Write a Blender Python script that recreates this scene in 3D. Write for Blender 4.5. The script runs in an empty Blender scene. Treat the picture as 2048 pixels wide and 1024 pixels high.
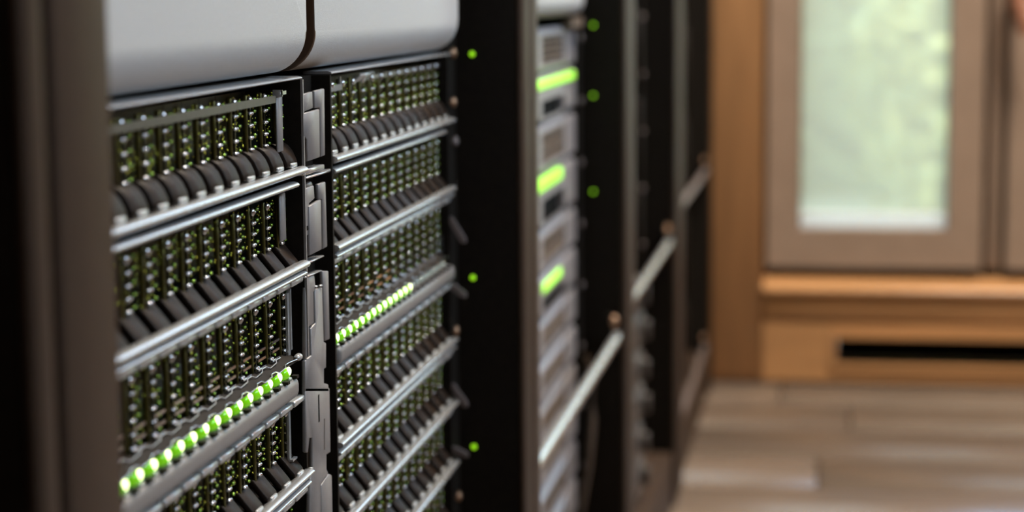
import bpy, bmesh, math, random
from mathutils import Vector, Matrix
random.seed(7)
scene = bpy.context.scene
COL = scene.collection

# ------------------------------------------------------------------ camera
H = 0.503                      # camera height above the floor
F_PX = 4000.0
YAW, PITCH, ROLL = 0.1587, 0.1289, 0.0085
CAM = Vector((0.148, 0.0, H))
cy, sy, cp, sp = math.cos(YAW), math.sin(YAW), math.cos(PITCH), math.sin(PITCH)
FWD = Vector((-sy*cp, cy*cp, -sp)); R0 = Vector((cy, sy, 0)); U0 = R0.cross(FWD)
cr, sr = math.cos(ROLL), math.sin(ROLL)
RGT = cr*R0 - sr*U0; UPV = sr*R0 + cr*U0
cam_data = bpy.data.cameras.new('camera')
cam = bpy.data.objects.new('camera', cam_data); COL.objects.link(cam)
M = Matrix((RGT, UPV, -FWD)).transposed().to_4x4(); M.translation = CAM
cam.matrix_world = M
cam_data.sensor_fit = 'HORIZONTAL'; cam_data.sensor_width = 36.0
cam_data.lens = 36.0*F_PX/2048.0
cam_data.clip_start = 0.01; cam_data.clip_end = 200
cam_data.dof.use_dof = True
cam_data.dof.focus_distance = (Vector((-0.028, 0.645, H-0.09))-CAM).dot(FWD)
cam_data.dof.aperture_fstop = 9.6
cam_data.dof.aperture_blades = 0
scene.camera = cam

# ------------------------------------------------------------------ world, lights, exposure
scene.view_settings.view_transform = 'Standard'
scene.view_settings.look = 'None'
scene.view_settings.gamma = 1.0
scene.view_settings.use_curve_mapping = False
scene.view_settings.exposure = -0.5
world = bpy.data.worlds.new('world'); scene.world = world; world.use_nodes = True
wn = world.node_tree.nodes; wl = world.node_tree.links
bg = wn['Background']
sky = wn.new('ShaderNodeTexSky'); sky.sky_type = 'NISHITA'; sky.sun_disc = False
sky.sun_elevation = math.radians(42); sky.sun_rotation = math.radians(150)
wl.new(sky.outputs['Color'], bg.inputs['Color']); bg.inputs['Strength'].default_value = 2.25

def area(name, loc, rot, sx, sz, power, color):
    l = bpy.data.lights.new(name, 'AREA'); l.shape = 'RECTANGLE'; l.size = sx; l.size_y = sz
    l.energy = power; l.color = color
    o = bpy.data.objects.new(name, l); COL.objects.link(o); o.location = loc; o.rotation_euler = rot
    return o
# daylight through the tall window in the aisle wall opposite the racks
area('aisle_window_daylight', (1.46, 0.95, 1.62), (0, math.radians(90), 0), 1.15, 1.9, 64, (0.92, 0.97, 1.0))

# ------------------------------------------------------------------ materials
MATS = {}
def mat(name, base, rough=0.5, metal=0.0, var=0.0, vscale=40.0, bump=0.0, bscale=400.0, emit=None, estr=0.0,
        stretch=(1, 1, 1), coat=0.0, spec=0.5, trans=0.0):
    m = bpy.data.materials.new(name); m.use_nodes = True; n = m.node_tree.nodes; l = m.node_tree.links
    b = n['Principled BSDF']
    b.inputs['Roughness'].default_value = rough; b.inputs['Metallic'].default_value = metal
    b.inputs['Specular IOR Level'].default_value = spec
    if coat: b.inputs['Coat Weight'].default_value = coat; b.inputs['Coat Roughness'].default_value = 0.15
    if trans: b.inputs['Transmission Weight'].default_value = trans
    tc = n.new('ShaderNodeTexCoord'); mp = n.new('ShaderNodeMapping'); mp.inputs['Scale'].default_value = stretch
    l.new(tc.outputs['Object'], mp.inputs['Vector'])
    ns = n.new('ShaderNodeTexNoise'); ns.inputs['Scale'].default_value = vscale; ns.inputs['Detail'].default_value = 5
    l.new(mp.outputs['Vector'], ns.inputs['Vector'])
    rp = n.new('ShaderNodeValToRGB')
    d = [max(0, c*(1-var)) for c in base]; u = [min(1, c*(1+var)) for c in base]
    rp.color_ramp.elements[0].color = (*d, 1); rp.color_ramp.elements[1].color = (*u, 1)
    rp.color_ramp.elements[0].position = 0.3; rp.color_ramp.elements[1].position = 0.7
    l.new(ns.outputs['Fac'], rp.inputs['Fac']); l.new(rp.outputs['Color'], b.inputs['Base Color'])
    if bump:
        n2 = n.new('ShaderNodeTexNoise'); n2.inputs['Scale'].default_value = bscale; n2.inputs['Detail'].default_value = 3
        l.new(mp.outputs['Vector'], n2.inputs['Vector'])
        bp = n.new('ShaderNodeBump'); bp.inputs['Strength'].default_value = bump; bp.inputs['Distance'].default_value = 0.0004
        l.new(n2.outputs['Fac'], bp.inputs['Height']); l.new(bp.outputs['Normal'], b.inputs['Normal'])
    if emit:
        b.inputs['Emission Color'].default_value = (*emit, 1); b.inputs['Emission Strength'].default_value = estr
    MATS[name] = m
    return m
mat('bezel_paint', (0.47, 0.475, 0.475), 0.45, 0.0, 0.05, 900, 0.25, 2500)
mat('bezel_side_shade', (0.055, 0.028, 0.014), 0.4, 0.0, 0.1, 60)  # bezel sides in shade with a warm reflection, painted as dark brown
mat('aluminium', (0.60, 0.61, 0.62), 0.24, 0.7, 0.06, 300, stretch=(1, 0.02, 1))
mat('plate_grey', (0.215, 0.211, 0.215), 0.42, 0.15, 0.05, 700, 0.1, 2000)
mat('bar_grey', (0.21, 0.207, 0.207), 0.40, 0.1, 0.06, 800, 0.1, 2000)
mat('strip_grey', (0.12, 0.113, 0.11), 0.35, 0.4, 0.1, 300)
mat('black_coat', (0.011, 0.0088, 0.0068), 0.65, 0.0, 0.25, 300, 0.15, 1500, spec=0.15)
mat('post_coat', (0.050, 0.033, 0.0235), 0.5, 0.0, 0.08, 200, 0.1, 1500, spec=0.2)
mat('dark_plastic', (0.015, 0.0098, 0.0072), 0.5, 0.0, 0.15, 300, 0.1, 1200, spec=0.12)
mat('latch_tip_grey', (0.55, 0.57, 0.57), 0.25, 0.5, 0.05, 200)
mat('rib_olive', (0.10, 0.088, 0.022), 0.30, 0.6, 0.25, 260)
mat('rib_dark', (0.05, 0.042, 0.025), 0.35, 0.5, 0.25, 260)
mat('bead_chrome', (0.62, 0.64, 0.68), 0.07, 0.9, 0.05, 100)
mat('bead_green_glint', (0.20, 0.34, 0.05), 0.09, 0.8, 0.15, 100)  # green reflections of the LEDs, put into the bead colour
mat('speck_led_glint', (0.50, 0.55, 0.07), 0.12, 0.85, 0.3, 900)  # LED reflections in the mesh, painted as yellow-green metallic specks
mat('board', (0.004, 0.006, 0.003), 0.35, 0.0, 0.4, 600)
mat('clear_lip', (0.42, 0.42, 0.42), 0.12, 0.3, 0.08, 300)
mat('led_lens', (0.16, 0.60, 0.01), 0.12, 0, 0.05, 100, emit=(0.28, 0.80, 0.004), estr=0.5)
mat('led_core', (0.9, 1.0, 0.7), 0.3, 0, 0, 100, emit=(0.85, 1.0, 0.45), estr=4.5)
mat('led_off', (0.35, 0.40, 0.35), 0.12, 0.3, 0.05, 100)
mat('led_small', (0.2, 0.7, 0.02), 0.3, 0, 0, 100, emit=(0.33, 0.75, 0.01), estr=1.5)
mat('strip_light', (0.4, 0.9, 0.1), 0.3, 0, 0, 100, emit=(0.42, 1.0, 0.05), estr=1.4)
mat('screw_bronze', (0.48, 0.30, 0.19), 0.35, 0.7, 0.1, 300)
mat('hook_lilac', (0.22, 0.185, 0.18), 0.4, 0.3, 0.1, 300)
mat('server_grey', (0.31, 0.30, 0.315), 0.38, 0.25, 0.06, 200)
mat('louvre_taupe', (0.13, 0.10, 0.078), 0.6, 0.0, 0.1, 200, spec=0.1)
mat('void_black', (0.005, 0.005, 0.005), 0.8, 0, 0.2, 100, spec=0.05)
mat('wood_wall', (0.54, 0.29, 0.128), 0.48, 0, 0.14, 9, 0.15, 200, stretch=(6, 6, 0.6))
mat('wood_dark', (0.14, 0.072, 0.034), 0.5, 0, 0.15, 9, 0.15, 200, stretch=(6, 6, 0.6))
mat('wood_wall_flat', (0.54, 0.29, 0.128), 0.32, 0, 0.12, 9, 0.15, 200, stretch=(0.6, 6, 6))
mat('sill_wood', (0.54, 0.29, 0.128), 0.20, 0, 0.08, 9, 0.02, 100, stretch=(0.6, 6, 6), coat=1.0)
mat('window_frame_taupe', (0.38, 0.285, 0.222), 0.42, 0, 0.05, 30, 0.05, 300)
mat('gasket', (0.085, 0.062, 0.038), 0.6, 0, 0.1, 60)
mat('blind_bar', (0.82, 0.83, 0.84), 0.35, 0, 0.02, 40)
mat('handle_pink', (0.62, 0.30, 0.20), 0.35, 0.1, 0.1, 80)
mat('plank_a', (0.180, 0.143, 0.116), 0.30, 0, 0.25, 10, 0.2, 120, stretch=(0.5, 6, 6))
mat('plank_b', (0.208, 0.170, 0.141), 0.27, 0, 0.22, 10, 0.2, 120, stretch=(0.5, 6, 6))
mat('plank_c', (0.150, 0.117, 0.094), 0.32, 0, 0.25, 10, 0.2, 120, stretch=(0.5, 6, 6))
mat('subfloor', (0.05, 0.035, 0.022), 0.7, 0, 0.2, 30)
mat('ceiling_paint', (0.78, 0.74, 0.68), 0.8, 0, 0.03, 6)
mat('lawn', (0.27, 0.27, 0.17), 0.8, 0, 0.4, 3, 0.4, 30)
mat('leaf_light', (0.42, 0.43, 0.17), 0.55, 0, 0.4, 3, 0.3, 20)
mat('leaf_dark', (0.15, 0.19, 0.085), 0.55, 0, 0.4, 3, 0.3, 20)
mat('bark', (0.10, 0.07, 0.045), 0.8, 0, 0.3, 20)
# pleated blind: thin fabric, part translucent, part open weave
def blind_mat():
    m = bpy.data.materials.new('blind_fabric'); m.use_nodes = True; n = m.node_tree.nodes; l = m.node_tree.links
    out = n['Material Output']; n.remove(n['Principled BSDF'])
    tr = n.new('ShaderNodeBsdfTranslucent'); tr.inputs['Color'].default_value = (0.90, 0.86, 0.68, 1)
    tp = n.new('ShaderNodeBsdfTransparent'); tp.inputs['Color'].default_value = (0.95, 0.97, 0.92, 1)
    df = n.new('ShaderNodeBsdfDiffuse'); df.inputs['Color'].default_value = (0.7, 0.7, 0.66, 1)
    tc = n.new('ShaderNodeTexCoord'); ns = n.new('ShaderNodeTexNoise'); ns.inputs['Scale'].default_value = 300
    mp = n.new('ShaderNodeMapping'); mp.inputs['Scale'].default_value = (0.1, 1, 1)
    l.new(tc.outputs['Object'], mp.inputs['Vector']); l.new(mp.outputs['Vector'], ns.inputs['Vector'])
    rm = n.new('ShaderNodeMapRange'); rm.inputs['To Min'].default_value = 0.22; rm.inputs['To Max'].default_value = 0.34
    l.new(ns.outputs['Fac'], rm.inputs['Value'])
    a = n.new('ShaderNodeMixShader'); b = n.new('ShaderNodeMixShader'); a.inputs['Fac'].default_value = 0.3
    l.new(tr.outputs[0], a.inputs[1]); l.new(df.outputs[0], a.inputs[2])
    l.new(rm.outputs['Result'], b.inputs['Fac']); l.new(a.outputs[0], b.inputs[1]); l.new(tp.outputs[0], b.inputs[2])
    l.new(b.outputs[0], out.inputs['Surface']); MATS['blind_fabric'] = m
blind_mat()
def bar_mat():
    m = bpy.data.materials.new('bar_translucent'); m.use_nodes = True; n = m.node_tree.nodes; l = m.node_tree.links
    b = n['Principled BSDF']; b.inputs['Base Color'].default_value = (0.85, 0.86, 0.87, 1); b.inputs['Roughness'].default_value = 0.3
    tr = n.new('ShaderNodeBsdfTranslucent'); tr.inputs['Color'].default_value = (1.0, 0.97, 0.92, 1)
    tc = n.new('ShaderNodeTexCoord'); ns = n.new('ShaderNodeTexNoise'); ns.inputs['Scale'].default_value = 60
    mr = n.new('ShaderNodeMapRange'); mr.inputs['To Min'].default_value = 0.66; mr.inputs['To Max'].default_value = 0.74
    l.new(tc.outputs['Object'], ns.inputs['Vector']); l.new(ns.outputs['Fac'], mr.inputs['Value'])
    x = n.new('ShaderNodeMixShader'); l.new(mr.outputs['Result'], x.inputs['Fac'])
    l.new(b.outputs[0], x.inputs[1]); l.new(tr.outputs[0], x.inputs[2]); l.new(x.outputs[0], n['Material Output'].inputs['Surface'])
    MATS['bar_translucent'] = m
bar_mat()
def glass_mat():
    m = bpy.data.materials.new('pane_glass'); m.use_nodes = True; n = m.node_tree.nodes; l = m.node_tree.links
    out = n['Material Output']; n.remove(n['Principled BSDF'])
    gl = n.new('ShaderNodeBsdfGlossy'); gl.inputs['Roughness'].default_value = 0.02
    tp = n.new('ShaderNodeBsdfTransparent'); tp.inputs['Color'].default_value = (0.95, 0.98, 0.96, 1)
    fr = n.new('ShaderNodeFresnel'); fr.inputs['IOR'].default_value = 1.45
    b = n.new('ShaderNodeMixShader'); l.new(fr.outputs[0], b.inputs['Fac'])
    l.new(tp.outputs[0], b.inputs[1]); l.new(gl.outputs[0], b.inputs[2]); l.new(b.outputs[0], out.inputs['Surface'])
    MATS['pane_glass'] = m
glass_mat()

# ------------------------------------------------------------------ geometry helpers
class G:
    """collects shapes into one mesh"""
    def __init__(s): s.v = []; s.f = []; s.sm = []
    def add(s, vs, fs, smooth=False):
        o = len(s.v); s.v += [tuple(v) for v in vs]; s.f += [tuple(i+o for i in f) for f in fs]; s.sm += [smooth]*len(fs)
        return s
    def box(s, x0, x1, y0, y1, z0, z1):
        v = [(x, y, z) for x in (x0, x1) for y in (y0, y1) for z in (z0, z1)]
        return s.add(v, [(0, 1, 3, 2), (4, 6, 7, 5), (0, 4, 5, 1), (2, 3, 7, 6), (0, 2, 6, 4), (1, 5, 7, 3)])
    def ell(s, c, r, nu=10, nv=6):
        v = [(c[0], c[1], c[2]+r[2])]
        for j in range(1, nv):
            t = math.pi*j/nv
            for i in range(nu):
                p = 2*math.pi*i/nu
                v.append((c[0]+r[0]*math.sin(t)*math.cos(p), c[1]+r[1]*math.sin(t)*math.sin(p), c[2]+r[2]*math.cos(t)))
        v.append((c[0], c[1], c[2]-r[2])); n = len(v)-1
        f = [(0, 1+i, 1+(i+1) % nu) for i in range(nu)]
        for j in range(nv-2):
            for i in range(nu):
                a = 1+j*nu+i; b = 1+j*nu+(i+1) % nu
                f.append((a, a+nu, b+nu, b))
        k = 1+(nv-2)*nu
        f += [(n, k+(i+1) % nu, k+i) for i in range(nu)]
        return s.add(v, f, True)
    def prism_y(s, prof, y0, y1, smooth=False):
        """profile in (x,z) swept along y"""
        n = len(prof); v = [(x, y0, z) for x, z in prof]+[(x, y1, z) for x, z in prof]
        f = [(i, (i+1) % n, n+(i+1) % n, n+i) for i in range(n)]
        s.add(v, f, smooth)
        return s.add(v, [tuple(range(n))[::-1], tuple(range(n, 2*n))])
    def prism_x(s, prof, x0, x1):
        """outline in (y,z) given thickness along x"""
        n = len(prof); v = [(x0, y, z) for y, z in prof]+[(x1, y, z) for y, z in prof]
        f = [(i, (i+1) % n, n+(i+1) % n, n+i) for i in range(n)]+[tuple(range(n))[::-1], tuple(range(n, 2*n))]
        return s.add(v, f)
    def tube(s, pts, radii, nu=10):
        rings = []; base = len(s.v)
        for k, p in enumerate(pts):
            p = Vector(p); a = Vector(pts[max(0, k-1)]); b = Vector(pts[min(len(pts)-1, k+1)])
            t = (b-a).normalized(); u = t.cross(Vector((0, 0, 1)))
            if u.length < 1e-3: u = t.cross(Vector((1, 0, 0)))
            u.normalize(); w = t.cross(u)
            r = radii[k] if isinstance(radii, (list, tuple)) else radii
            rings.append([p+r*(math.cos(2*math.pi*i/nu)*u+math.sin(2*math.pi*i/nu)*w) for i in range(nu)])
        v = [q for rg in rings for q in rg]; f = []
        for k in range(len(pts)-1):
            for i in range(nu):
                f.append((k*nu+i, k*nu+(i+1) % nu, (k+1)*nu+(i+1) % nu, (k+1)*nu+i))
        s.add(v, f, True)
        e = (len(pts)-1)*nu
        return s.add(v, [tuple(range(nu))[::-1], tuple(range(e, e+nu))])
    def mesh(s, name, m, bevel=0.0, seg=2):
        me = bpy.data.meshes.new(name); me.from_pydata(s.v, [], s.f)
        me.polygons.foreach_set('use_smooth', s.sm)
        bm = bmesh.new(); bm.from_mesh(me)
        if bevel:
            bmesh.ops.remove_doubles(bm, verts=bm.verts, dist=1e-7)
            bmesh.ops.bevel(bm, geom=list(bm.edges), offset=bevel, segments=seg, affect='EDGES', profile=0.5, clamp_overlap=True)
            for f in bm.faces: f.smooth = True
        bmesh.ops.recalc_face_normals(bm, faces=bm.faces)
        bm.to_mesh(me); bm.free()
        if bevel:
            try: me.set_sharp_from_angle(angle=math.radians(50))
            except Exception: pass
        me.materials.append(MATS[m]); me.update()
        return me
def link(name, me, parent=None, loc=None):
    o = bpy.data.objects.new(name, me); COL.objects.link(o)
    if parent is not None: o.parent = parent
    if loc is not None: o.location = loc
    return o
def tag(o, label, cat, group=None):
    o['label'] = label; o['category'] = cat
    if group: o['group'] = group
    return o
def thing(name, label, cat, loc=(0, 0, 0), group=None):
    return tag(link(name, None, None, loc), label, cat, group)
def struct(name, me, loc=None):
    o = link(name, me, None, loc); o['kind'] = 'structure'; return o
def part(name, g, m, parent, bevel=0.0, seg=2):
    """g is in world coordinates; the parent's offset is taken off"""
    L = parent.location; q = parent.parent
    off = Vector(L)
    while q is not None: off += Vector(q.location); q = q.parent
    g.v = [(x-off.x, y-off.y, z-off.z) for x, y, z in g.v]
    return link(name, g.mesh(name, m, bevel, seg), parent)
def P(px, py, xp):
    """the point of the upright plane x = xp that photo pixel (px, py) shows"""
    d = (px-1024)/F_PX*RGT-(py-512)/F_PX*UPV+FWD
    t = (xp-CAM.x)/d.x
    q = CAM+d*t
    return (q.y, q.z)
def zc(v): return H+v
ORD = ['first', 'second', 'third', 'fourth', 'fifth', 'sixth', 'seventh', 'eighth', 'ninth', 'tenth', 'eleventh', 'twelfth', 'thirteenth', 'fourteenth']

# ------------------------------------------------------------------ the room
WALL_Y = 2.62; WF = 2.595; XR = 1.30; XL = -1.0; Y0 = -1.3; CEIL = 2.4
fl = struct('floor', G().box(XL, XR, Y0, WF+0.03, -0.06, -0.012).mesh('floor', 'subfloor'))
pw = 0.142; y = WF; k = 0
pm = {c: G().box(-1, 1, 0.0012, pw-0.0012, -0.012, 0).mesh('plank', c, 0.0015, 1) for c in ('plank_a', 'plank_b', 'plank_c')}
order = ['plank_a', 'plank_b', 'plank_c', 'plank_b', 'plank_a', 'plank_c', 'plank_b', 'plank_a']
while y > Y0:
    y -= pw
    joint = random.uniform(-0.3, 0.9)
    for x0, x1 in ((XL, joint-0.001), (joint+0.001, XR)):
        o = link('plank', pm[order[k % 8]], fl, ((x0+x1)/2, y, 0)); o.scale = ((x1-x0)/2, 1, 1)
        k += 1
    k += random.randint(0, 1)
struct('ceiling', G().box(XL, XR+0.1, Y0, WALL_Y+0.1, CEIL, CEIL+0.05).mesh('ceiling', 'ceiling_paint'))
for ly, lb, pwr in ((0.25, 'added square fill lamp above the nearest rack', 7), (1.85, 'added square fill lamp above the far end of the aisle', 115)):  # unseen lamps, added to brighten the end wall and the rails
    t = thing('fill_lamp', lb, 'lamp', (0.62, ly, CEIL-0.05), 'added fill lamps of the aisle')
    part('housing', G().box(0.34, 0.90, ly-0.28, ly+0.28, CEIL-0.012, CEIL).box(0.34, 0.36, ly-.28, ly+.28, CEIL-.05, CEIL-.012).box(0.88, 0.90, ly-.28, ly+.28, CEIL-.05, CEIL-.012).box(0.36, 0.88, ly-.28, ly-.26, CEIL-.05, CEIL-.012).box(0.36, 0.88, ly+.26, ly+.28, CEIL-.05, CEIL-.012), 'blind_bar', t)
    l = bpy.data.lights.new('fill_lamp_light', 'AREA'); l.shape = 'SQUARE'; l.size = 0.5; l.energy = pwr; l.color = (1.0, 0.86, 0.70)
    o = bpy.data.objects.new('fill_lamp_light', l); COL.objects.link(o); o.parent = t; o.location = (0, 0, 0.02)
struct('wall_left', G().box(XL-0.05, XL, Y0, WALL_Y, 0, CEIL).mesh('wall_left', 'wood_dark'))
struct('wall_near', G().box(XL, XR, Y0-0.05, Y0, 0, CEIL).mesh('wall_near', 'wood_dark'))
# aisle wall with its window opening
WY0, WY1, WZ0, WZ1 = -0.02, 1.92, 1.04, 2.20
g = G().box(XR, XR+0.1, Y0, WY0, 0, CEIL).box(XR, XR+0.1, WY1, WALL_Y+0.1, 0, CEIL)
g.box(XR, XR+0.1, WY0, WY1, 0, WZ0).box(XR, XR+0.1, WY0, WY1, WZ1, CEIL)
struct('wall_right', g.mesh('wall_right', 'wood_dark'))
g = G()
for a, b, c, d in ((WY0, WY0+0.05, WZ0, WZ1), (WY1-0.05, WY1, WZ0, WZ1), (WY0+.05, WY1-.05, WZ0, WZ0+0.05), (WY0+.05, WY1-.05, WZ1-0.05, WZ1), (0.93, 0.97, WZ0+.05, WZ1-.05)):
    g.box(XR+0.02, XR+0.07, a, b, c, d)
w2 = struct('window_2', g.mesh('window_2', 'window_frame_taupe'))
part('pane', G().box(XR+0.043, XR+0.047, WY0+0.05, 0.93, WZ0+0.05, WZ1-0.05), 'pane_glass', w2)
part('pane', G().box(XR+0.043, XR+0.047, 0.97, WY1-0.05, WZ0+0.05, WZ1-0.05), 'pane_glass', w2)

# end wall: boards around a tall narrow window
WX0, WX1 = 0.062, 0.70            # window opening
WB, WT = zc(-0.357), 2.05
def vz(v): return zc(v*0.9905)      # heights measured on the window plane, brought forward to the wall face
we = struct('wall_back', G().box(XL, WX0, WF+0.03, WALL_Y+0.1, -.06, CEIL).box(WX1, XR, WF+0.03, WALL_Y+0.1, -.06, CEIL)
            .box(WX0, WX1, WF+0.03, WALL_Y+0.1, WT, CEIL).box(WX0, 0.158, WF+0.03, WALL_Y+0.1, -.06, WB-.0065)
            .box(0.158, WX1, WF+0.03, WALL_Y+0.1, -.06, vz(-0.483)).box(0.158, WX1, WF+0.03, WALL_Y+0.1, vz(-0.446), WB-.0065).mesh('wall_back', 'wood_wall'))
for x0, x1 in ((XL, -0.6), (-0.6, -0.2), (-0.2, WX0)):
    part('panel', G().box(x0+0.0008, x1-0.0008, WF, WF+0.03, 0.003, CEIL), 'wood_wall', we, 0.0012, 1)
for x0, x1 in ((WX1, 0.95), (0.95, XR)):
    part('panel', G().box(x0+0.0008, x1-0.0008, WF, WF+0.03, 0.003, CEIL), 'wood_wall', we, 0.0012, 1)
part('panel', G().box(WX0+0.001, WX1-0.001, WF, WF+0.03, vz(-0.426), zc(-0.3845)), 'wood_wall_flat', we, 0.0015, 1)
g = G().box(WX0+0.001, 0.150, WF, WF+0.03, 0.003, vz(-0.4275)).box(0.150, WX1-0.001, WF, WF+0.03, vz(-0.440), vz(-0.4275)).box(0.150, WX1-0.001, WF, WF+0.03, 0.003, vz(-0.489))
part('panel', g, 'wood_wall_flat', we)
part('panel', G().box(WX0, WX1, WF, WF+0.03, WT, CEIL), 'wood_wall', we)
part('sill', G().prism_x([(WALL_Y+.001, zc(-.3840)), (WALL_Y+.001, zc(-.3636)), (WF-.004, zc(-.3770)), (WF-.006, zc(-.3790)), (WF-.006, zc(-.3840))], WX0+.001, WX1-.001), 'sill_wood', we)
# vent in the plinth
v = thing('floor_vent', 'long dark air vent slot low in the wooden wall under the window', 'vent', (0.4, WF, vz(-0.4645)))
part('frame', G().box(0.151, WX1-.002, WF-0.003, WF+0.026, vz(-0.447), vz(-0.4405)).box(0.151, WX1-.002, WF-0.003, WF+0.026, vz(-0.4885), vz(-0.482)).box(0.151, 0.1585, WF-0.003, WF+0.026, vz(-0.482), vz(-0.447)), 'wood_wall_flat', v)
part('cavity', G().box(0.159, WX1-0.003, WF+0.06, WF+0.065, vz(-0.482), vz(-0.447)), 'void_black', v)
for i in range(6):
    zz = vz(-0.4505-0.0055*i)
    part('slat', G().prism_x([(WF+0.012, zz), (WF+0.026, zz-0.003), (WF+0.026, zz-0.0042), (WF+0.012, zz-0.0012)], 0.159, WX1-0.003), 'void_black', v)

# window in the end wall
w1 = struct('window_1', G().box(WX0, WX0+0.004, WALL_Y+0.012, WALL_Y+0.10, WB, WT).box(WX1-.004, WX1, WALL_Y+0.012, WALL_Y+0.10, WB, WT)
            .box(WX0+0.004, WX1-.004, WALL_Y+0.012, WALL_Y+0.10, WB, WB+0.004).box(WX0+0.004, WX1-.004, WALL_Y+0.012, WALL_Y+0.10, WT-.004, WT)
            .box(WX0+0.004, WX1-.004, WALL_Y+0.002, WALL_Y+0.03, WB-0.0065, WB).box(0.335, 0.376, WALL_Y+0.031, WALL_Y+0.08, WB+.004, WT-.004).box(WX0+.004, .072, WALL_Y+0.031, WALL_Y+0.08, WB+.004, WT-.004).mesh('window_1', 'gasket'))
def sash(x0, x1, gx0, gx1, gz0, gz1, z0, z1):
    g = G(); ya, yb = WALL_Y-0.012, WALL_Y+0.028
    g.box(x0, gx0, ya, yb, z0, z1).box(gx1, x1, ya, yb, z0, z1).box(gx0, gx1, ya, yb, z0, gz0).box(gx0, gx1, ya, yb, gz1, z1)
    s = part('sash', g, 'window_frame_taupe', w1)
    part('pane', G().box(gx0, gx1, WALL_Y+0.016, WALL_Y+0.02, gz0, gz1), 'pane_glass', s)
    part('glazing_bead', G().box(gx0, gx0+.0015, WALL_Y+0.004, WALL_Y+.016, gz0, gz1).box(gx1-.0015, gx1, WALL_Y+0.004, WALL_Y+.016, gz0, gz1), 'gasket', s)
    return s
s1 = sash(0.067, 0.3405, 0.108, 0.298, zc(-0.302), 1.96, zc(-0.352), WT-.005)
part('mullion', G().box(0.3465, 0.3640, WALL_Y-0.008, WALL_Y+0.03, zc(-0.352), WT-.005), 'window_frame_taupe', w1, 0.002, 2)
s2 = sash(0.3710, 0.693, 0.415, 0.652, zc(-0.302), 1.96, zc(-0.352), WT-.005)
hd = part('handle', G().tube([(0.383, WALL_Y-0.040, zc(0.065)), (0.3725, WALL_Y-0.047, zc(0.035)), (0.3725, WALL_Y-0.049, zc(0.005)), (0.377, WALL_Y-0.049, zc(-0.020)), (0.3845, WALL_Y-0.048, zc(-0.044)), (0.388, WALL_Y-0.048, zc(-0.054))],
               [0.009, 0.0105, 0.0105, 0.010, 0.008, 0.004], 14), 'handle_pink', s2)
part('handle_base', G().box(0.378, 0.404, WALL_Y-0.018, WALL_Y-0.012, zc(0.035), zc(0.10)).tube([(0.391, WALL_Y-0.012, zc(0.065)), (0.391, WALL_Y-0.045, zc(0.065))], 0.007, 12), 'gasket', s2)

# pleated blind behind the glass of the left sash (geometry pleats)
bl = thing('pleated_blind', 'pale pleated fabric blind hanging inside the narrow window', 'blind', (0.203, WALL_Y+0.008, zc(-0.302)))
g = G(); zz = zc(-0.284); k = 0; vs = []
while zz < 1.955:
    yy = WALL_Y+(0.0055 if k % 2 == 0 else 0.0095); vs += [(0.1100, yy, zz), (0.2960, yy, zz)]; zz += 0.0024; k += 1
g.add(vs, [(2*i, 2*i+1, 2*i+3, 2*i+2) for i in range(k-1)])
part('fabric', g, 'blind_fabric', bl)
part('bottom_bar', G().box(0.1098, 0.2962, WALL_Y+0.002, WALL_Y+0.012, zc(-0.3015), zc(-0.2815)), 'bar_translucent', bl, 0.003, 3)
part('head_rail', G().box(0.1098, 0.2962, WALL_Y+0.002, WALL_Y+0.014, 1.94, 1.9595), 'blind_bar', bl, 0.002, 2)

# ------------------------------------------------------------------ outside: lawn and shrubs seen through the blind
struct('ground', G().box(-12, 14, WALL_Y+0.3, 26, -0.45, -0.35).mesh('ground', 'lawn'))
def shrub(name, label, c, r, m, n, seed, trunk=0.0):
    rnd = random.Random(seed); t = thing(name, label, 'shrub' if trunk == 0 else 'tree', (c[0], c[1], -0.35), 'plants outside the window')
    g = G()
    for i in range(n):
        while True:
            p = Vector((rnd.uniform(-1, 1), rnd.uniform(-1, 1), rnd.uniform(-1, 1)))
            if 0.35 < p.length < 1: break
        q = Vector((c[0]+p.x*r[0], c[1]+p.y*r[1], c[2]+p.z*r[2]))
        a = Vector((rnd.gauss(0, 1), rnd.gauss(0, 1), rnd.gauss(0, 1))).normalized(); b = a.orthogonal().normalized()
        if rnd.random() < .5: b = a.cross(b)
        L = rnd.uniform(0.03, 0.065); W = L*0.5
        nn = a.cross(b)*0.18*L; g.add([q-a*L, q-a*.35*L+b*W*.8+nn, q+a*.35*L+b*W*.8+nn, q+a*L, q+a*.35*L-b*W*.8+nn, q-a*.35*L-b*W*.8+nn], [(0, 1, 2, 3), (0, 3, 4, 5)])
    o = part('foliage', g, m, t); o['kind'] = 'stuff'
    g = G().tube([(c[0], c[1], -0.37), (c[0]+0.05, c[1], c[2]-0.2*r[2]), (c[0]-0.05, c[1]+.1, c[2]+0.5*r[2])], [0.07, 0.05, 0.02], 8)
    part('trunk', g, 'bark', t)
shrub('garden_shrub', 'light green rounded shrub outside behind the right half of the blind', (1.0, 6.6, 0.35), (0.8, 0.7, 1.0), 'leaf_light', 11000, 1)
shrub('garden_shrub', 'dark green low shrub outside behind the lower left of the blind', (0.15, 9.0, 0.1), (0.75, 0.6, 0.75), 'leaf_dark', 8000, 2)
shrub('garden_tree', 'tall leafy tree far outside the window', (0.9, 13.5, 2.2), (2.6, 2.0, 2.6), 'leaf_light', 15000, 3, 1)

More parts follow.
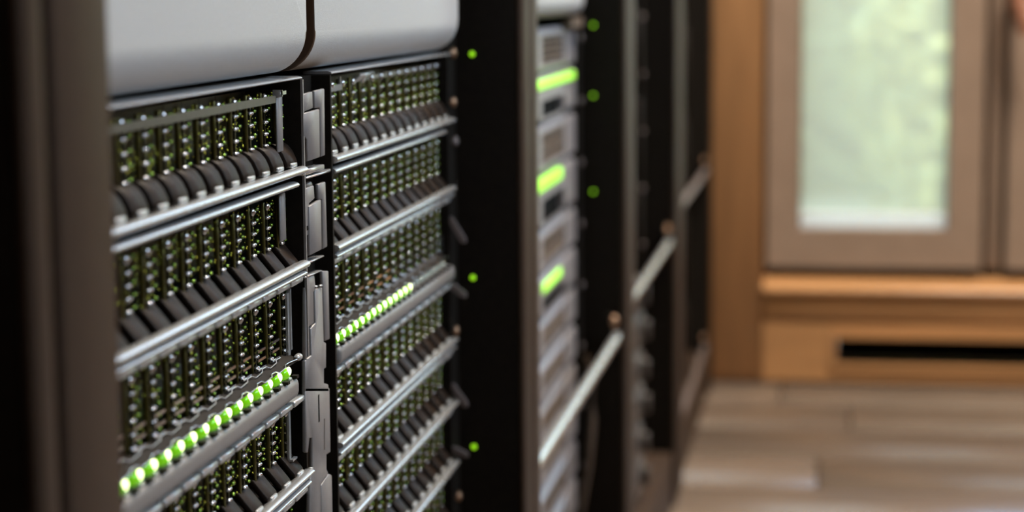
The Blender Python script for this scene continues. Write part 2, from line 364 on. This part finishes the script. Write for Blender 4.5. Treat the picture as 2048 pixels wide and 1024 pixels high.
# ------------------------------------------------------------------ racks
RH = 2.05
def rack(label, ya, yb, pn, pf, screws=(), leds=(), hooks=(), near_post=True, xr=-0.032, mr=0.0218):
    """ya..yb outer faces along the row; pn, pf widths of the near and far front posts"""
    t = thing('server_rack', label, 'server rack', (-0.4, (ya+yb)/2, 0), 'black server racks standing in a row')
    part('side_panel', G().box(-0.8, -0.036, yb-0.02, yb, 0, RH), 'black_coat', t)
    if near_post:
        part('side_panel', G().box(-0.8, -0.036, ya, ya+0.02, 0, RH), 'black_coat', t)
        part('front_post', G().box(-0.036, 0.0, ya, ya+pn, 0, RH), 'post_coat', t, 0.0012, 2)
        part('mounting_rail', G().box(xr-0.004, xr, ya+pn, ya+pn+0.012, 0.08, RH-0.06), 'black_coat', t)
    part('front_post', G().box(-0.0025, 0.0, yb-pf, yb, 0, RH), 'post_coat', t, 0.0008, 1)
    part('post_web', G().box(-0.040, -0.0026, yb-pf, yb, 0, RH), 'black_coat', t)
    part('mounting_rail', G().box(xr-0.004, xr, yb-pf-mr, yb-pf-mr+0.021, 0.08, RH-0.06), 'black_coat', t)
    part('back_panel', G().box(-0.81, -0.8, ya, yb, 0, RH), 'black_coat', t)
    part('roof', G().box(-0.8, -0.04, ya+0.02, yb-0.02, RH-0.03, RH), 'black_coat', t)
    part('plinth', G().box(-0.79, -0.003, ya+pn, yb-pf, 0.0, 0.055), 'post_coat', t)
    wy = yb-pf
    for x, z in leds:
        part('status_led', G().ell((x, wy-0.0006, zc(z)), (0.0013, 0.0008, 0.0013)), 'led_small', t)
    for x, z, m in screws:
        part('screw', G().ell((xr+0.001, wy-0.0105+x, zc(z)), (0.0016, 0.0034, 0.0026), 10, 6).box(xr-0.001, xr+0.0012, wy-0.014+x, wy-0.007+x, zc(z)-.0008, zc(z)+.0008), m, t)
    for z, ln in hooks:
        yy = wy-0.021
        part('hook', G().prism_y([(xr, zc(z)), (xr+0.001, zc(z)), (xr+0.0075, zc(z)-ln), (xr+0.0075, zc(z)-ln-0.002), (xr+0.0055, zc(z)-ln-0.002), (xr, zc(z)-0.003)], yy, yy+0.0028), 'hook_lilac', t)
    return t
B = 'screw_bronze'
rack('server rack cut off at the left edge, only its front post showing', -0.25, 0.3634, 0.03, 0.0105, near_post=False)
rack('nearest server rack with light grey bezels over rows of drives', 0.3677, 0.985, 0.0313, 0.028,
     [(0, -.0265, B), (-.002, -.050, B), (.002, -.069, 'hook_lilac'), (-.002, -.161, B), (0, -.244, B), (0, -0.298, B)],
     [(-0.0238, -.0273), (-0.0246, -.1365), (-0.0250, -.2212), (-0.0252, -.33)],
     [(-.1044, .0105), (-.1364, .005), (-.186, .009), (-.217, .003)])
rack('second server rack with grey louvred servers and green lights', 0.9865, 1.492, 0.0275, 0.040,
     [(0, -.03-.045*i, 'hook_lilac') for i in range(9)], leds=[(-0.0232, -.0209), (-0.0234, -.0719), (-0.0236, -.1422)])
rack('third server rack with a bright bar at half height', 1.4935, 1.985, 0.030, 0.050, [(0, -.02-.055*i, 'hook_lilac') for i in range(8)])
rack('farthest server rack at the end wall', 1.9865, 2.545, 0.050, 0.040)

# ---------------------------------------------------------------- drives and shelves of the nearest rack
XG = -0.034                      # grille plane; rails stand at XF
XF = -0.028
# row: grille top, grille bottom, latch kind, top-tab z
ROWS = [(-.0300, -.0492, 'curved', None), (-.0655, -.0830, 'straight', None), (-.0975, -.1195, None, -.0944),
        (-.1375, -.1545, 'straight', -.1352), (-.1695, -.1840, 'straight', -.1676), (-.1980, -.2130, 'straight', -.1957), (-.2270, -.2420, 'straight', -.2248)]
RNAME = ['top', 'second', 'third', 'fourth', 'fifth', 'sixth', 'seventh']
SIDES = {'left': (0.4472, 0.0166, 13, 0.4385, 0.6540), 'right': (0.7026, 0.0163, 14, 0.6945, 0.9240)}

def rounded(x, z, rx, rz, n=10):
    return [(x+rx*math.cos(2*math.pi*i/n), z+rz*math.sin(2*math.pi*i/n)) for i in range(n)]
meshes = {}
for r, (zt, zb, lk, tab) in enumerate(ROWS):
    h = zt-zb; d = {}
    g = G().box(-0.0012, 0.0004, -0.0042, -0.0033, 0, h)
    d['main_rib'] = g.mesh('main_rib', 'rib_olive', 0.0003, 1)
    d['thin_rib'] = G().box(-0.0016, -0.0006, 0.0026, 0.0032, 0.0005, h-0.0008).mesh('thin_rib', 'rib_dark')
    g1 = G(); g2 = G(); n = max(4, round(h/0.0036)); st = h/n
    for i in range(n):
        z = st*(i+.45)
        g1.ell((0.0003, 0.0000, z), (0.0010, 0.0020, 0.0007), 10, 6)
        g2.ell((-0.0002, 0.0056, z+0.0004), (0.0008, 0.0011, 0.00065), 8, 6)
    g1.ell((0.0010, -0.0030, h-0.0016), (0.0009, 0.0013, 0.0013), 8, 6)
    d['grille_bars'] = g1.mesh('grille_bars', 'bead_chrome'); d['green_glints'] = g2.mesh('green_glints', 'bead_green_glint')
    for q in range(3):
        g = G()
        for i in range(52):
            a = random.uniform(-0.0075, 0.0078); b = random.uniform(0.0005, h-0.0005); s = random.uniform(0.00018, 0.0005)
            x = random.uniform(-0.0034, -0.0002)
            g.ell((x, a, b), (s, s*random.uniform(1, 1.8), s), 5, 4)
        d['specks%d' % q] = g.mesh('glint_specks', 'speck_led_glint')
    d['board'] = G().box(-0.0100, -0.0085, -0.0080, 0.0080, 0, h).mesh('board', 'board')
    if lk:
        if lk == 'curved':
            pr = [(-0.002, 0.0006)]+[(-0.002+0.0068*math.sin(t), 0.0012-0.0085*(1-math.cos(t))) for t in [0.25*j*math.pi/2 for j in range(0, 5)]]
            pr = [(-0.0022, 0.0018), (-0.0002, 0.0015), (0.0016, 0.0004), (0.0032, -0.0016), (0.0044, -0.0042), (0.0048, -0.0062), (0.0030, -0.0064), (0.0022, -0.0040), (0.0008, -0.0018), (-0.0022, -0.0008)]
        else:
            pr = [(-0.0022, 0.0010), (-0.0002, 0.0008), (0.0046, -0.0050), (0.0046, -0.0064), (0.0030, -0.0064), (-0.0010, -0.0014), (-0.0022, -0.0012)]
        d['latch'] = G().prism_y(pr, *((-0.0064, 0.0060) if lk == 'curved' else (-0.0056, 0.0048))).mesh('latch_handle', 'dark_plastic', 0.0003, 1)
        d['latch_tip'] = G().box(0.0030, 0.0054, -0.0034, 0.0034, -0.0068, -0.0052).mesh('latch_tip', 'latch_tip_grey', 0.0004, 2)
    else:
        g = G()
        for zz in (0.0012, 0.0042, 0.0072):
            g.add([(0.0004, -0.0022, zz), (0.0004, 0.0062, zz), (0.0016, 0.0062, zz+.0004), (0.0016, -0.0022, zz+.0004),
                   (0.0004, -0.0022, zz-0.0008), (0.0004, 0.0062, zz-0.0008), (0.0016, 0.0062, zz-.0004), (0.0016, -0.0022, zz-.0004)],
                  [(0, 1, 2, 3), (4, 7, 6, 5), (0, 4, 5, 1), (1, 5, 6, 2), (2, 6, 7, 3), (3, 7, 4, 0)])
        d['clip_bars'] = g.mesh('clip_bars', 'bead_chrome')
    if tab is not None:
        d['tab'] = G().box(0.0, 0.0056, -0.0072, 0.0072, (tab-zb)-0.0011, (tab-zb)+0.0011).mesh('top_tab', 'latch_tip_grey', 0.0007, 2)
    meshes[r] = d

def carrier(side, r, i, n):
    y0, p, cnt, ya, yb = SIDES[side]; d = meshes[r]; zb = ROWS[r][1]
    if side == 'left': w = '%s drive carrier left of the centre divider, %s row' % (ORD[cnt-1-i], RNAME[r])
    else: w = '%s drive carrier right of the centre divider, %s row' % (ORD[i], RNAME[r])
    t = thing('drive_carrier', w, 'drive carrier', (XG, y0+p*i, zc(zb)), 'drive carriers of the nearest rack')
    link('circuit_board', d['board'], t); s = link('glint_specks', d['specks%d' % random.randint(0, 2)], t); s['kind'] = 'stuff'
    link('main_rib', d['main_rib'], t); link('thin_rib', d['thin_rib'], t)
    link('grille_bars', d['grille_bars'], t); link('green_glints', d['green_glints'], t)
    if 'latch' in d:
        lt = link('latch_handle', d['latch'], t); link('latch_tip', d['latch_tip'], lt)
    else: link('clip_bars', d['clip_bars'], t)
    if 'tab' in d: link('top_tab', d['tab'], t)

RAILS = {0: (-.0262, -.0573), 1: (-.0615, -.0893), 2: (-.0922, None), 3: (None, -.1614), 4: (-.1648, -.1920), 5: (None, -.2212), 6: (None, -.2505)}
for side in ('left', 'right'):
    y0, p, cnt, ya, yb = SIDES[side]
    for r in range(7 if side == 'right' else 6):
        zt, zb, lk, tab = ROWS[r]; tr, br = RAILS[r]
        sh = thing('drive_shelf', '%s drive shelf frame on the %s of the centre divider' % (RNAME[r], side), 'drive shelf', (-0.2, (ya+yb)/2, zc(zb)), 'drive shelves of the nearest rack')
        part('chassis', G().box(-0.60, -0.0455, ya, yb, zc(zb-.003), zc(zt+.002)), 'void_black', sh)
        if tr is not None:
            if r == 0: part('top_rail', G().prism_y([(XF-.010, zc(tr-.0005)), (XF-.010, zc(tr+.0005)), (XF-.0010, zc(tr+.0005)), (XF+.0002, zc(tr+.0002)), (XF+.0006, zc(tr-.0002)), (XF+.0004, zc(tr-.0005))], ya, yb), 'aluminium', sh)
            elif r == 1: part('top_rail', G().prism_y(rounded(XF-.001, zc(tr), .0026, .00115), ya, yb-(0.010 if side == 'left' else 0.02), True), 'aluminium', sh)
            else: part('top_rail', G().prism_y(rounded(XF-.001, zc(tr), .0026, .0009), ya, yb-.002, True), 'aluminium', sh)
        if br is not None:
            rr = .0014 if r < 2 else .00105
            part('bottom_rail', G().prism_y(rounded(XF, zc(br), .0022, rr, 12), ya, yb-.0005, True), 'aluminium', sh)
            part('shelf_floor', G().box(-0.0455, XF-.001, ya, yb, zc(br)-.0006, zc(br)+.0002), 'black_coat', sh)
        if r == 0:
            if side == 'left':
                part('header_strip', G().box(XG+.0019, XG+.0023, ya, 0.6415, zc(-.0338), zc(-.0314)), 'strip_grey', sh)
                part('end_plate', G().box(XG+.0018, XG+.0026, 0.6362, 0.6430, zc(-.0503), zc(-.0318)), 'plate_grey', sh, .0003, 1)
                part('end_clip', G().box(XG+.0012, XG+.0016, 0.6362, 0.6375, zc(-.0318), zc(-.0296)).box(XG+.0016, XG+.0045, 0.6362, 0.6366, zc(-.0318), zc(-.0296)).box(XG+.0041, XG+.0045, 0.6362, 0.6410, zc(-.0312), zc(-.0300)), 'clear_lip', sh)
            else:
                part('header_strip', G().box(XG+.0002, XG+.0008, 0.765, yb-.003, zc(-.0322), zc(-.0304)), 'strip_grey', sh)
                part('bracket', G().box(XG+.0002, XG+.0012, 0.7135, 0.7310, zc(-.0340), zc(-.0318)).box(XG+.0002, XG+.0010, 0.7290, 0.7310, zc(-.0318), zc(-.0290)), 'plate_grey', sh)
                part('release_tab', G().prism_y([(XG+.0005, zc(-.0306)), (XG+.0030, zc(-.0285)), (XG+.0038, zc(-.0295)), (XG+.0010, zc(-.0322))], .752, .775), 'latch_tip_grey', sh, .0004, 2)
        if r == 1 and side == 'left':
            part('end_plate', G().box(XG+.0018, XG+.0026, 0.6372, 0.6440, zc(-.0800), zc(-.0640)), 'plate_grey', sh, .0003, 1)
        if r == 2:
            ye = 0.6475 if side == 'left' else yb-.01
            part('lip_tray', G().prism_y([(XG+.0002, zc(-.1190)), (XG+.0050, zc(-.1211)), (XG+.0050, zc(-.1214)), (XG+.0002, zc(-.1194))], ya, ye), 'black_coat', sh)
            pts = []; yy = y0-p/2
            while yy < ye-p:
                pts += [(XG+.0054, yy, zc(-.1211)), (XG+.0054, yy+p*.45, zc(-.1207)), (XG+.0046, yy+p*.6, zc(-.1202)), (XG+.0046, yy+p*.9, zc(-.1203))]; yy += p
            part('clear_lip', G().tube(pts+[(XG+.0054, ye, zc(-.1208))], .00028, 6), 'bead_chrome', sh)
            part('clear_lip', G().tube([(a-.0030, b, c+.0016) for a, b, c in pts], .0002, 6), 'clear_lip', sh)
            if side == 'left':
                part('lip_end', G().ell((XG+.0048, 0.6475, zc(-.1204)), (.0014, .0030, .0013), 12, 8), 'clear_lip', sh)
                part('end_post', G().box(XG+.0010, XG+.0018, .6462, .6490, zc(-.1200), zc(-.0985)).box(XG+.0010, XG+.0024, .6480, .6490, zc(-.1180), zc(-.0970)), 'clear_lip', sh)
        if r == 3 and side == 'left':
            part('end_post', G().box(XG+.0010, XG+.0018, .6445, .6468, zc(-.1560), zc(-.1365)).box(XG+.0018, XG+.0030, .6445, .6500, zc(-.1560), zc(-.1553)), 'clear_lip', sh)
        for i in range(cnt): carrier(side, r, i, cnt)

# lit bars under the third row
led_body = G().ell((0, 0, 0), (0.0024, 0.0038, 0.0023), 14, 10).mesh('led', 'led_lens')
led_core = G().ell((0.0018, -0.0002, 0.0007), (0.0009, 0.0015, 0.0015), 10, 8).mesh('core', 'led_core')
led_dead = G().ell((0, 0, 0), (0.0022, 0.0036, 0.0016), 12, 8).mesh('led_unlit', 'led_off')
led_foot = G().ell((0.0016, 0.0012, -0.0022), (0.0010, 0.0016, 0.0008), 8, 6).mesh('led_foot', 'led_off')
def light_bar(label, ya, yb, leds, dead, m):
    t = thing('light_bar', label, 'light bar', (XF, (ya+yb)/2, zc(-.1325)))
    part('bar', G().box(XF-.010, XF+.0012, ya, yb, zc(-.1326), zc(-.1254)), m, t, .0024, 4)
    g = G()
    for yy, s in leds+dead: g.prism_y([(XF-.0006, zc(-.1256)), (XF+.0014, zc(-.1256)), (XF+.0014, zc(-.1246)), (XF-.0006, zc(-.1246))], yy+.0035*s, yy+.0062*s)
    part('notch_teeth', g, 'black_coat', t)
    part('backplate', G().box(XF-.010, XF-.0048, ya, yb-.003, zc(-.1254), zc(-.1212)), 'black_coat', t)
    for yy, s in leds:
        o = link('led', led_body, t, (XF-.0022-t.location.x, yy-t.location.y, zc(-.1231)-t.location.z)); o.scale = (1, s, 1)
        link('core', led_core, o)
        link('led_foot', led_foot, o)
    for yy, s in dead:
        o = link('led_unlit', led_dead, t, (XF-.0022-t.location.x, yy-t.location.y, zc(-.1231)-t.location.z)); o.scale = (1, s, 1)
light_bar('grey bar of bright green lights left of the centre divider', 0.4385, 0.6405, [(.6322-.0112*k, 1.0) for k in range(17)], [], 'bar_grey')
light_bar('grey bar of bright green lights right of the centre divider', 0.6970, 0.9225, [(.6980+.00985*k, .82) for k in range(14)], [(.6980+.00985*k, .82) for k in range(14, 22)], 'bar_grey')

# divider column with its stepped sheet-metal plates
dv = thing('divider_column', 'stepped grey sheet metal column between the two halves of drives', 'divider', (-0.05, 0.674, zc(-0.30)))
part('body', G().box(-0.60, -0.0345, .6548, .6938, zc(-0.32), zc(-.0270)), 'black_coat', dv)
part('side_web', G().box(-0.0345, XF-.0004, .6548, .6562, zc(-.1215), zc(-.0270)), 'black_coat', dv)
part('edge_strip', G().box(XF-.0004, XF+.0004, .6548, .6560, zc(-.1215), zc(-.0270)), 'plate_grey', dv)
part('edge_strip', G().box(-0.0345, XF+.0004, .6922, .6938, zc(-0.32), zc(-.0270)), 'black_coat', dv)
part('edge_strip', G().box(-0.0345, XF-.001, .6548, .6562, zc(-0.32), zc(-.1218)), 'black_coat', dv)
def plate(name, ox, oy, s, pts, x1=XF, th=.0014, m='plate_grey', bev=.00025):
    pr = [P(ox+a/s, oy+b/s, x1) for a, b in pts]
    part(name, G().prism_x(pr, x1-th, x1), m, dv, bev, 1)
c4 = (590, 130, 4.456); c1 = (590, 320, 4.267); c2 = (590, 540, 4.267); c3 = (590, 760, 3.879)
plate('plate', *c4, [(72, 262), (156, 238), (160, 385), (92, 412), (76, 430)])
plate('plate', *c4, [(178, 232), (262, 210), (268, 805), (232, 818), (226, 390), (215, 380), (180, 386)])
plate('raised_plate', *c4, [(80, 432), (218, 394), (222, 822), (116, 858), (112, 665), (80, 632)], XF+.0005)
plate('ledge', *c4, [(74, 940), (262, 885), (262, 930), (74, 990)], XF+.0003, .004, 'aluminium')
plate('ledge', *c4, [(110, 1000), (262, 952), (320, 925), (320, 950), (262, 972), (110, 1015)], XF+.0003, .003, 'aluminium')
plate('plate', *c1, [(80, 218), (140, 182), (155, 214), (80, 244)], XF-.0008, .0014, 'strip_grey')  # darker grey piece that paints in a small patch of shade
plate('plate', *c1, [(80, 250), (160, 218), (168, 330), (122, 372), (118, 640), (84, 655)])
plate('plate', *c1, [(200, 207), (260, 187), (276, 740), (242, 760), (234, 335), (205, 335)])
plate('raised_plate', *c1, [(124, 395), (222, 338), (228, 765), (128, 815)], XF+.0005)
plate('slot', *c1, [(100, 565), (112, 560), (114, 595), (102, 603)], XF+.0001, .0012, 'void_black', 0)
plate('ledge', *c1, [(90, 884), (250, 812), (250, 826), (90, 902)], XF+.0003, .004, 'aluminium')
plate('plate', *c2, [(93, 72), (165, 45), (178, 160), (158, 190), (162, 452), (106, 498), (110, 732), (92, 765)])
plate('plate', *c2, [(172, 165), (232, 150), (246, 612), (266, 622), (266, 835), (248, 845), (248, 965), (284, 975), (290, 1040), (90, 1040), (90, 775), (145, 730), (137, 500), (180, 455)])
plate('plate', *c2, [(238, 8), (285, 8), (297, 590), (258, 606), (243, 150)])
plate('ledge', *c2, [(95, 56), (232, 0), (232, 10), (95, 72)], XF+.0004, .003, 'aluminium')
plate('bolt', *c2, [(182, 135), (198, 130), (198, 148), (182, 152)], XF+.0006, .001, 'latch_tip_grey')
plate('bolt', *c2, [(220, 128), (238, 122), (238, 142), (220, 146)], XF+.0006, .001, 'latch_tip_grey')
plate('plate', *c3, [(82, 62), (268, 62), (276, 560), (245, 580), (245, 690), (260, 722), (200, 810), (203, 1200), (110, 1200), (120, 770), (140, 690), (137, 450), (115, 450), (100, 565), (88, 560)])
plate('plate', *c3, [(264, 728), (286, 738), (294, 1200), (208, 1200), (206, 815)])
plate('slot', *c3, [(181, 120), (188, 108), (193, 320), (185, 328)], XF+.0001, .0012, 'void_black', 0)
plate('slot', *c3, [(228, 300), (234, 298), (234, 540), (228, 542)], XF+.0001, .0012, 'strip_grey', 0)
plate('bolt', *c3, [(130, 680), (145, 675), (146, 705), (132, 712)], XF+.0010, .0015, 'latch_tip_grey')

# bezels above the drives
def bezel(label, ya, yb, z0, z1, x1=-0.0235):
    t = thing('bezel', label, 'bezel', (x1-.02, (ya+yb)/2, zc(z0)), 'light grey bezels of the nearest rack')
    R, rc, g, n = .0135, .0012, G(), 10
    loops = []
    for t_ in range(-1, n+1):
        a = max(t_, 0)/n*math.pi/2; off = R*(1-math.cos(a)); x = x1-R*(1-math.sin(a)) if t_ >= 0 else x1-.036
        zb_ = z0+off; lp = []
        e = 0.0
        for q in range(7):
            u = q/6*math.pi/2; lp.append((x, ya+e+rc-rc*math.cos(u), zc(zb_+rc-rc*math.sin(u))))
        for q in range(7):
            u = q/6*math.pi/2; lp.append((x, yb-e-rc+rc*math.sin(u), zc(zb_+rc-rc*math.cos(u))))
        lp += [(x, yb-e, zc(z1)), (x, ya+e, zc(z1))]
        loops.append(lp)
    m_ = len(loops[0]); vs = [p_ for lp in loops for p_ in lp]
    g.add(vs, [(k*m_+i, k*m_+(i+1) % m_, (k+1)*m_+(i+1) % m_, (k+1)*m_+i) for k in range(len(loops)-1) for i in range(m_)], True)
    g.add(loops[-1], [tuple(range(m_))]); g.add(loops[0], [tuple(range(m_))])
    c = part('cover', g, 'bezel_paint', t)
    c.data.materials.append(MATS['bezel_side_shade'])
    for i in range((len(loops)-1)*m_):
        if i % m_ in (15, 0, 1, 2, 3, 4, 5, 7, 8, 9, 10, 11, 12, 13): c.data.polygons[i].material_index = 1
    bm = bmesh.new(); bm.from_mesh(c.data); bmesh.ops.remove_doubles(bm, verts=bm.verts, dist=1e-6); bmesh.ops.recalc_face_normals(bm, faces=bm.faces)
    bm.to_mesh(c.data); bm.free(); c.data.set_sharp_from_angle(angle=math.radians(38))
    return t
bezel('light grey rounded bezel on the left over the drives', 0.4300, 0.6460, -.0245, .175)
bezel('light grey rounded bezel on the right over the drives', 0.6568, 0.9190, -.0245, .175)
# blank panels filling the nearest rack above and below
def blank(label, z0, z1, ya=.4385, yb=.9225, x1=-.030, m='black_coat'):
    t = thing('blank_panel', label, 'panel', (x1-.01, (ya+yb)/2, zc(z0)))
    part('panel_face', G().box(x1-.004, x1, ya, yb, zc(z0), zc(z1)), m, t, .001, 1)
    for yy in (ya+.012, yb-.012): part('screw', G().ell((x1+.0002, yy, zc((z0+z1)/2)), (.0015, .003, .003)), 'screw_bronze', t)
blank('black blank panel below the lowest drives of the nearest rack', -.442, -.325)
blank('black blank panel above the bezels of the nearest rack', .180, 1.45)

# ---------------------------------------------------------------- second rack
def server(label, z0, z1, ya, yb, x1, louvres=0, opening=(.16, .16), lamp=None, group=None, m='server_grey'):
    t = thing('rack_server', label, 'server', (x1-.2, (ya+yb)/2, zc(z0)), group)
    part('chassis', G().box(x1-.5, x1-.004, ya+.004, yb-.004, zc(z0), zc(z1)), 'void_black', t)
    g = G(); a, b = z0+(z1-z0)*opening[0], z1-(z1-z0)*opening[1]
    holes = ((ya+.03, ya+.17), (yb-.168, yb-.060))
    c = .0028
    g.prism_y([(x1-.004, zc(b)), (x1, zc(b)), (x1, zc(z1-c)), (x1-c, zc(z1)), (x1-.004, zc(z1))], ya, yb)
    g.prism_y([(x1-.004, zc(z0)), (x1-c, zc(z0)), (x1, zc(z0+c)), (x1, zc(a)), (x1-.004, zc(a))], ya, yb)
    for u, w in ((ya, holes[0][0]), (holes[0][1], holes[1][0]), (holes[1][1], yb)): g.box(x1-.004, x1, u, w, zc(a), zc(b))
    part('faceplate', g, m, t)
    for k in range(louvres):
        zz = a+(b-a)*(k+.5)/louvres; hh = (b-a)/louvres*.24
        for u, w in holes:
            part('louvre', G().prism_y([(x1-.0006, zc(zz+hh)), (x1-.0034, zc(zz+hh*1.4)), (x1-.0034, zc(zz-hh*.5)), (x1-.0006, zc(zz-hh))], u, w), 'louvre_taupe', t)
    if lamp:
        la, lb, lz0, lz1 = lamp
        part('light_strip', G().box(x1-.004, x1+.0012, la, lb, zc(lz0), zc(lz1)), 'strip_light', t, .001, 2)
    return t
X2 = -.034; YA2, YB2 = 1.030, 1.430
gs = 'servers of the second rack'
server('louvred grey server directly under the white bezel of the second rack', -.0485, -.0205, YA2, YB2, X2, 4, group=gs)
server('grey server with the longest green light strip in the second rack', -.0800, -.0500, YA2, YB2, X2, 0, (.0, .54), (YA2+.01, YB2-.01, -.0585, -.0525), group=gs)
server('second louvred grey server down in the second rack', -.1130, -.0820, YA2, YB2, X2, 3, group=gs)
server('grey server with a short bright green light in the second rack', -.1480, -.1145, YA2, YB2, X2, 0, (.0, .46), (YA2+.01, 1.352, -.1235, -.1155), group=gs)
server('third louvred grey server down in the second rack', -.1785, -.1500, YA2, YB2, X2, 2, group=gs)
server('grey server with a dim green light, lowest of the lit ones', -.2060, -.1800, YA2, YB2, X2, 0, (.0, .54), (1.26, 1.345, -.1900, -.1835), group=gs)
zz = -.2085
for k, nm in enumerate(('first', 'second', 'third', 'fourth', 'fifth', 'sixth', 'seventh')):
    server('%s plain grey server below the lit ones in the second rack' % nm, zz-.0255, zz, YA2, YB2, X2, 1, group=gs); zz -= .0285
bz = thing('bezel', 'pale bezel at the top of the second rack', 'bezel', (-.05, 1.24, zc(-.013)))
part('cover', G().box(-.060, -.026, 1.0275, 1.4295, zc(-.013), zc(.16)), 'bezel_paint', bz, .010, 6)
part('latch', G().prism_y([(-.034, zc(-.0165)), (-.028, zc(-.0145)), (-.028, zc(-.0215)), (-.034, zc(-.0225))], 1.370, 1.4295), 'louvre_taupe', bz)
# front bars across the racks
def bar(label, ya, yb, z, x=-.006, h=.0046, m='aluminium'):
    t = thing('support_bar', label, 'bar', (x, (ya+yb)/2, zc(z)), 'front bars of the racks')
    part('rod', G().prism_y(rounded(x, zc(z), .0034, h, 14), ya+.002, yb-.002, True), m, t)
    part('bolt', G().ell((x-.001, yb-.012, zc(z)+.0135), (.003, .004, .0045)), 'screw_bronze', t)
    part('bolt_tab', G().box(x-.008, x-.002, yb-.014, yb-.010, zc(z), zc(z)+.018), 'black_coat', t)
    for a in (ya, yb-.006): part('end_bracket', G().box(x-.010, x+.001, a, a+.006, zc(z)-.005, zc(z)+.005), 'black_coat', t, .001, 1)
bar('bright metal bar slanting across the front of the second rack', 1.0150, 1.4510, -.2495)
bar('bright metal bar across the front of the third rack', 1.5245, 1.9340, -.2380)
bar('upper metal bar across the front of the farthest rack', 2.038, 2.5035, -.2180, m='hook_lilac')
bar('lower metal bar across the front of the farthest rack', 2.038, 2.5035, -.4420, m='hook_lilac')
# cable hanging in the second rack
cb = thing('cable', 'dark brown cable hanging down inside the second rack', 'cable', (-.03, 1.43, zc(-.35)))
part('cord', G().tube([(-.028, 1.440, zc(-.262)), (-.024, 1.441, zc(-.285)), (-.023, 1.441, zc(-.310)), (-.026, 1.440, zc(-.345)), (-.032, 1.437, zc(-.38))], .0026, 8), 'louvre_taupe', cb)

# ---------------------------------------------------------------- third and fourth rack equipment
def unit(label, z0, z1, ya, yb, x1, m, group):
    t = thing('rack_unit', label, 'rack unit', (x1-.2, (ya+yb)/2, zc(z0)), group)
    part('chassis', G().box(x1-.5, x1-.008, ya+.003, yb-.003, zc(z0), zc(z1)), 'void_black', t)
    part('faceplate', G().box(x1-.010, x1, ya, yb, zc(z0), zc(z1)), m, t, .004, 3)
    part('handle', G().box(x1, x1+.008, yb-.03, yb-.024, zc(z0+.006), zc(z1-.006)), m, t, .001, 1)
zz = -.246
for k, nm in enumerate(('first', 'second', 'third', 'fourth', 'fifth', 'sixth')):
    unit('%s rounded grey unit below the bar in the third rack' % nm, zz-.029, zz, 1.5375, 1.760+.012*(k % 2), -.016, 'strip_grey', 'grey units of the third rack'); zz -= .033
zz = -.226
for k, nm in enumerate(('first', 'second', 'third', 'fourth')):
    unit('%s dark unit above the bar in the third rack' % nm, zz, zz+.070, 1.5375, 1.735, -.020, 'dark_plastic', 'dark units of the third rack'); zz += .074
zz = -.44
for k, nm in enumerate(('lowest', 'second lowest', 'middle', 'second highest', 'highest')):
    unit('%s dark unit in the farthest rack by the wall' % nm, zz, zz+.100, 2.051, 2.260, -.018, 'dark_plastic', 'dark units of the farthest rack'); zz += .104
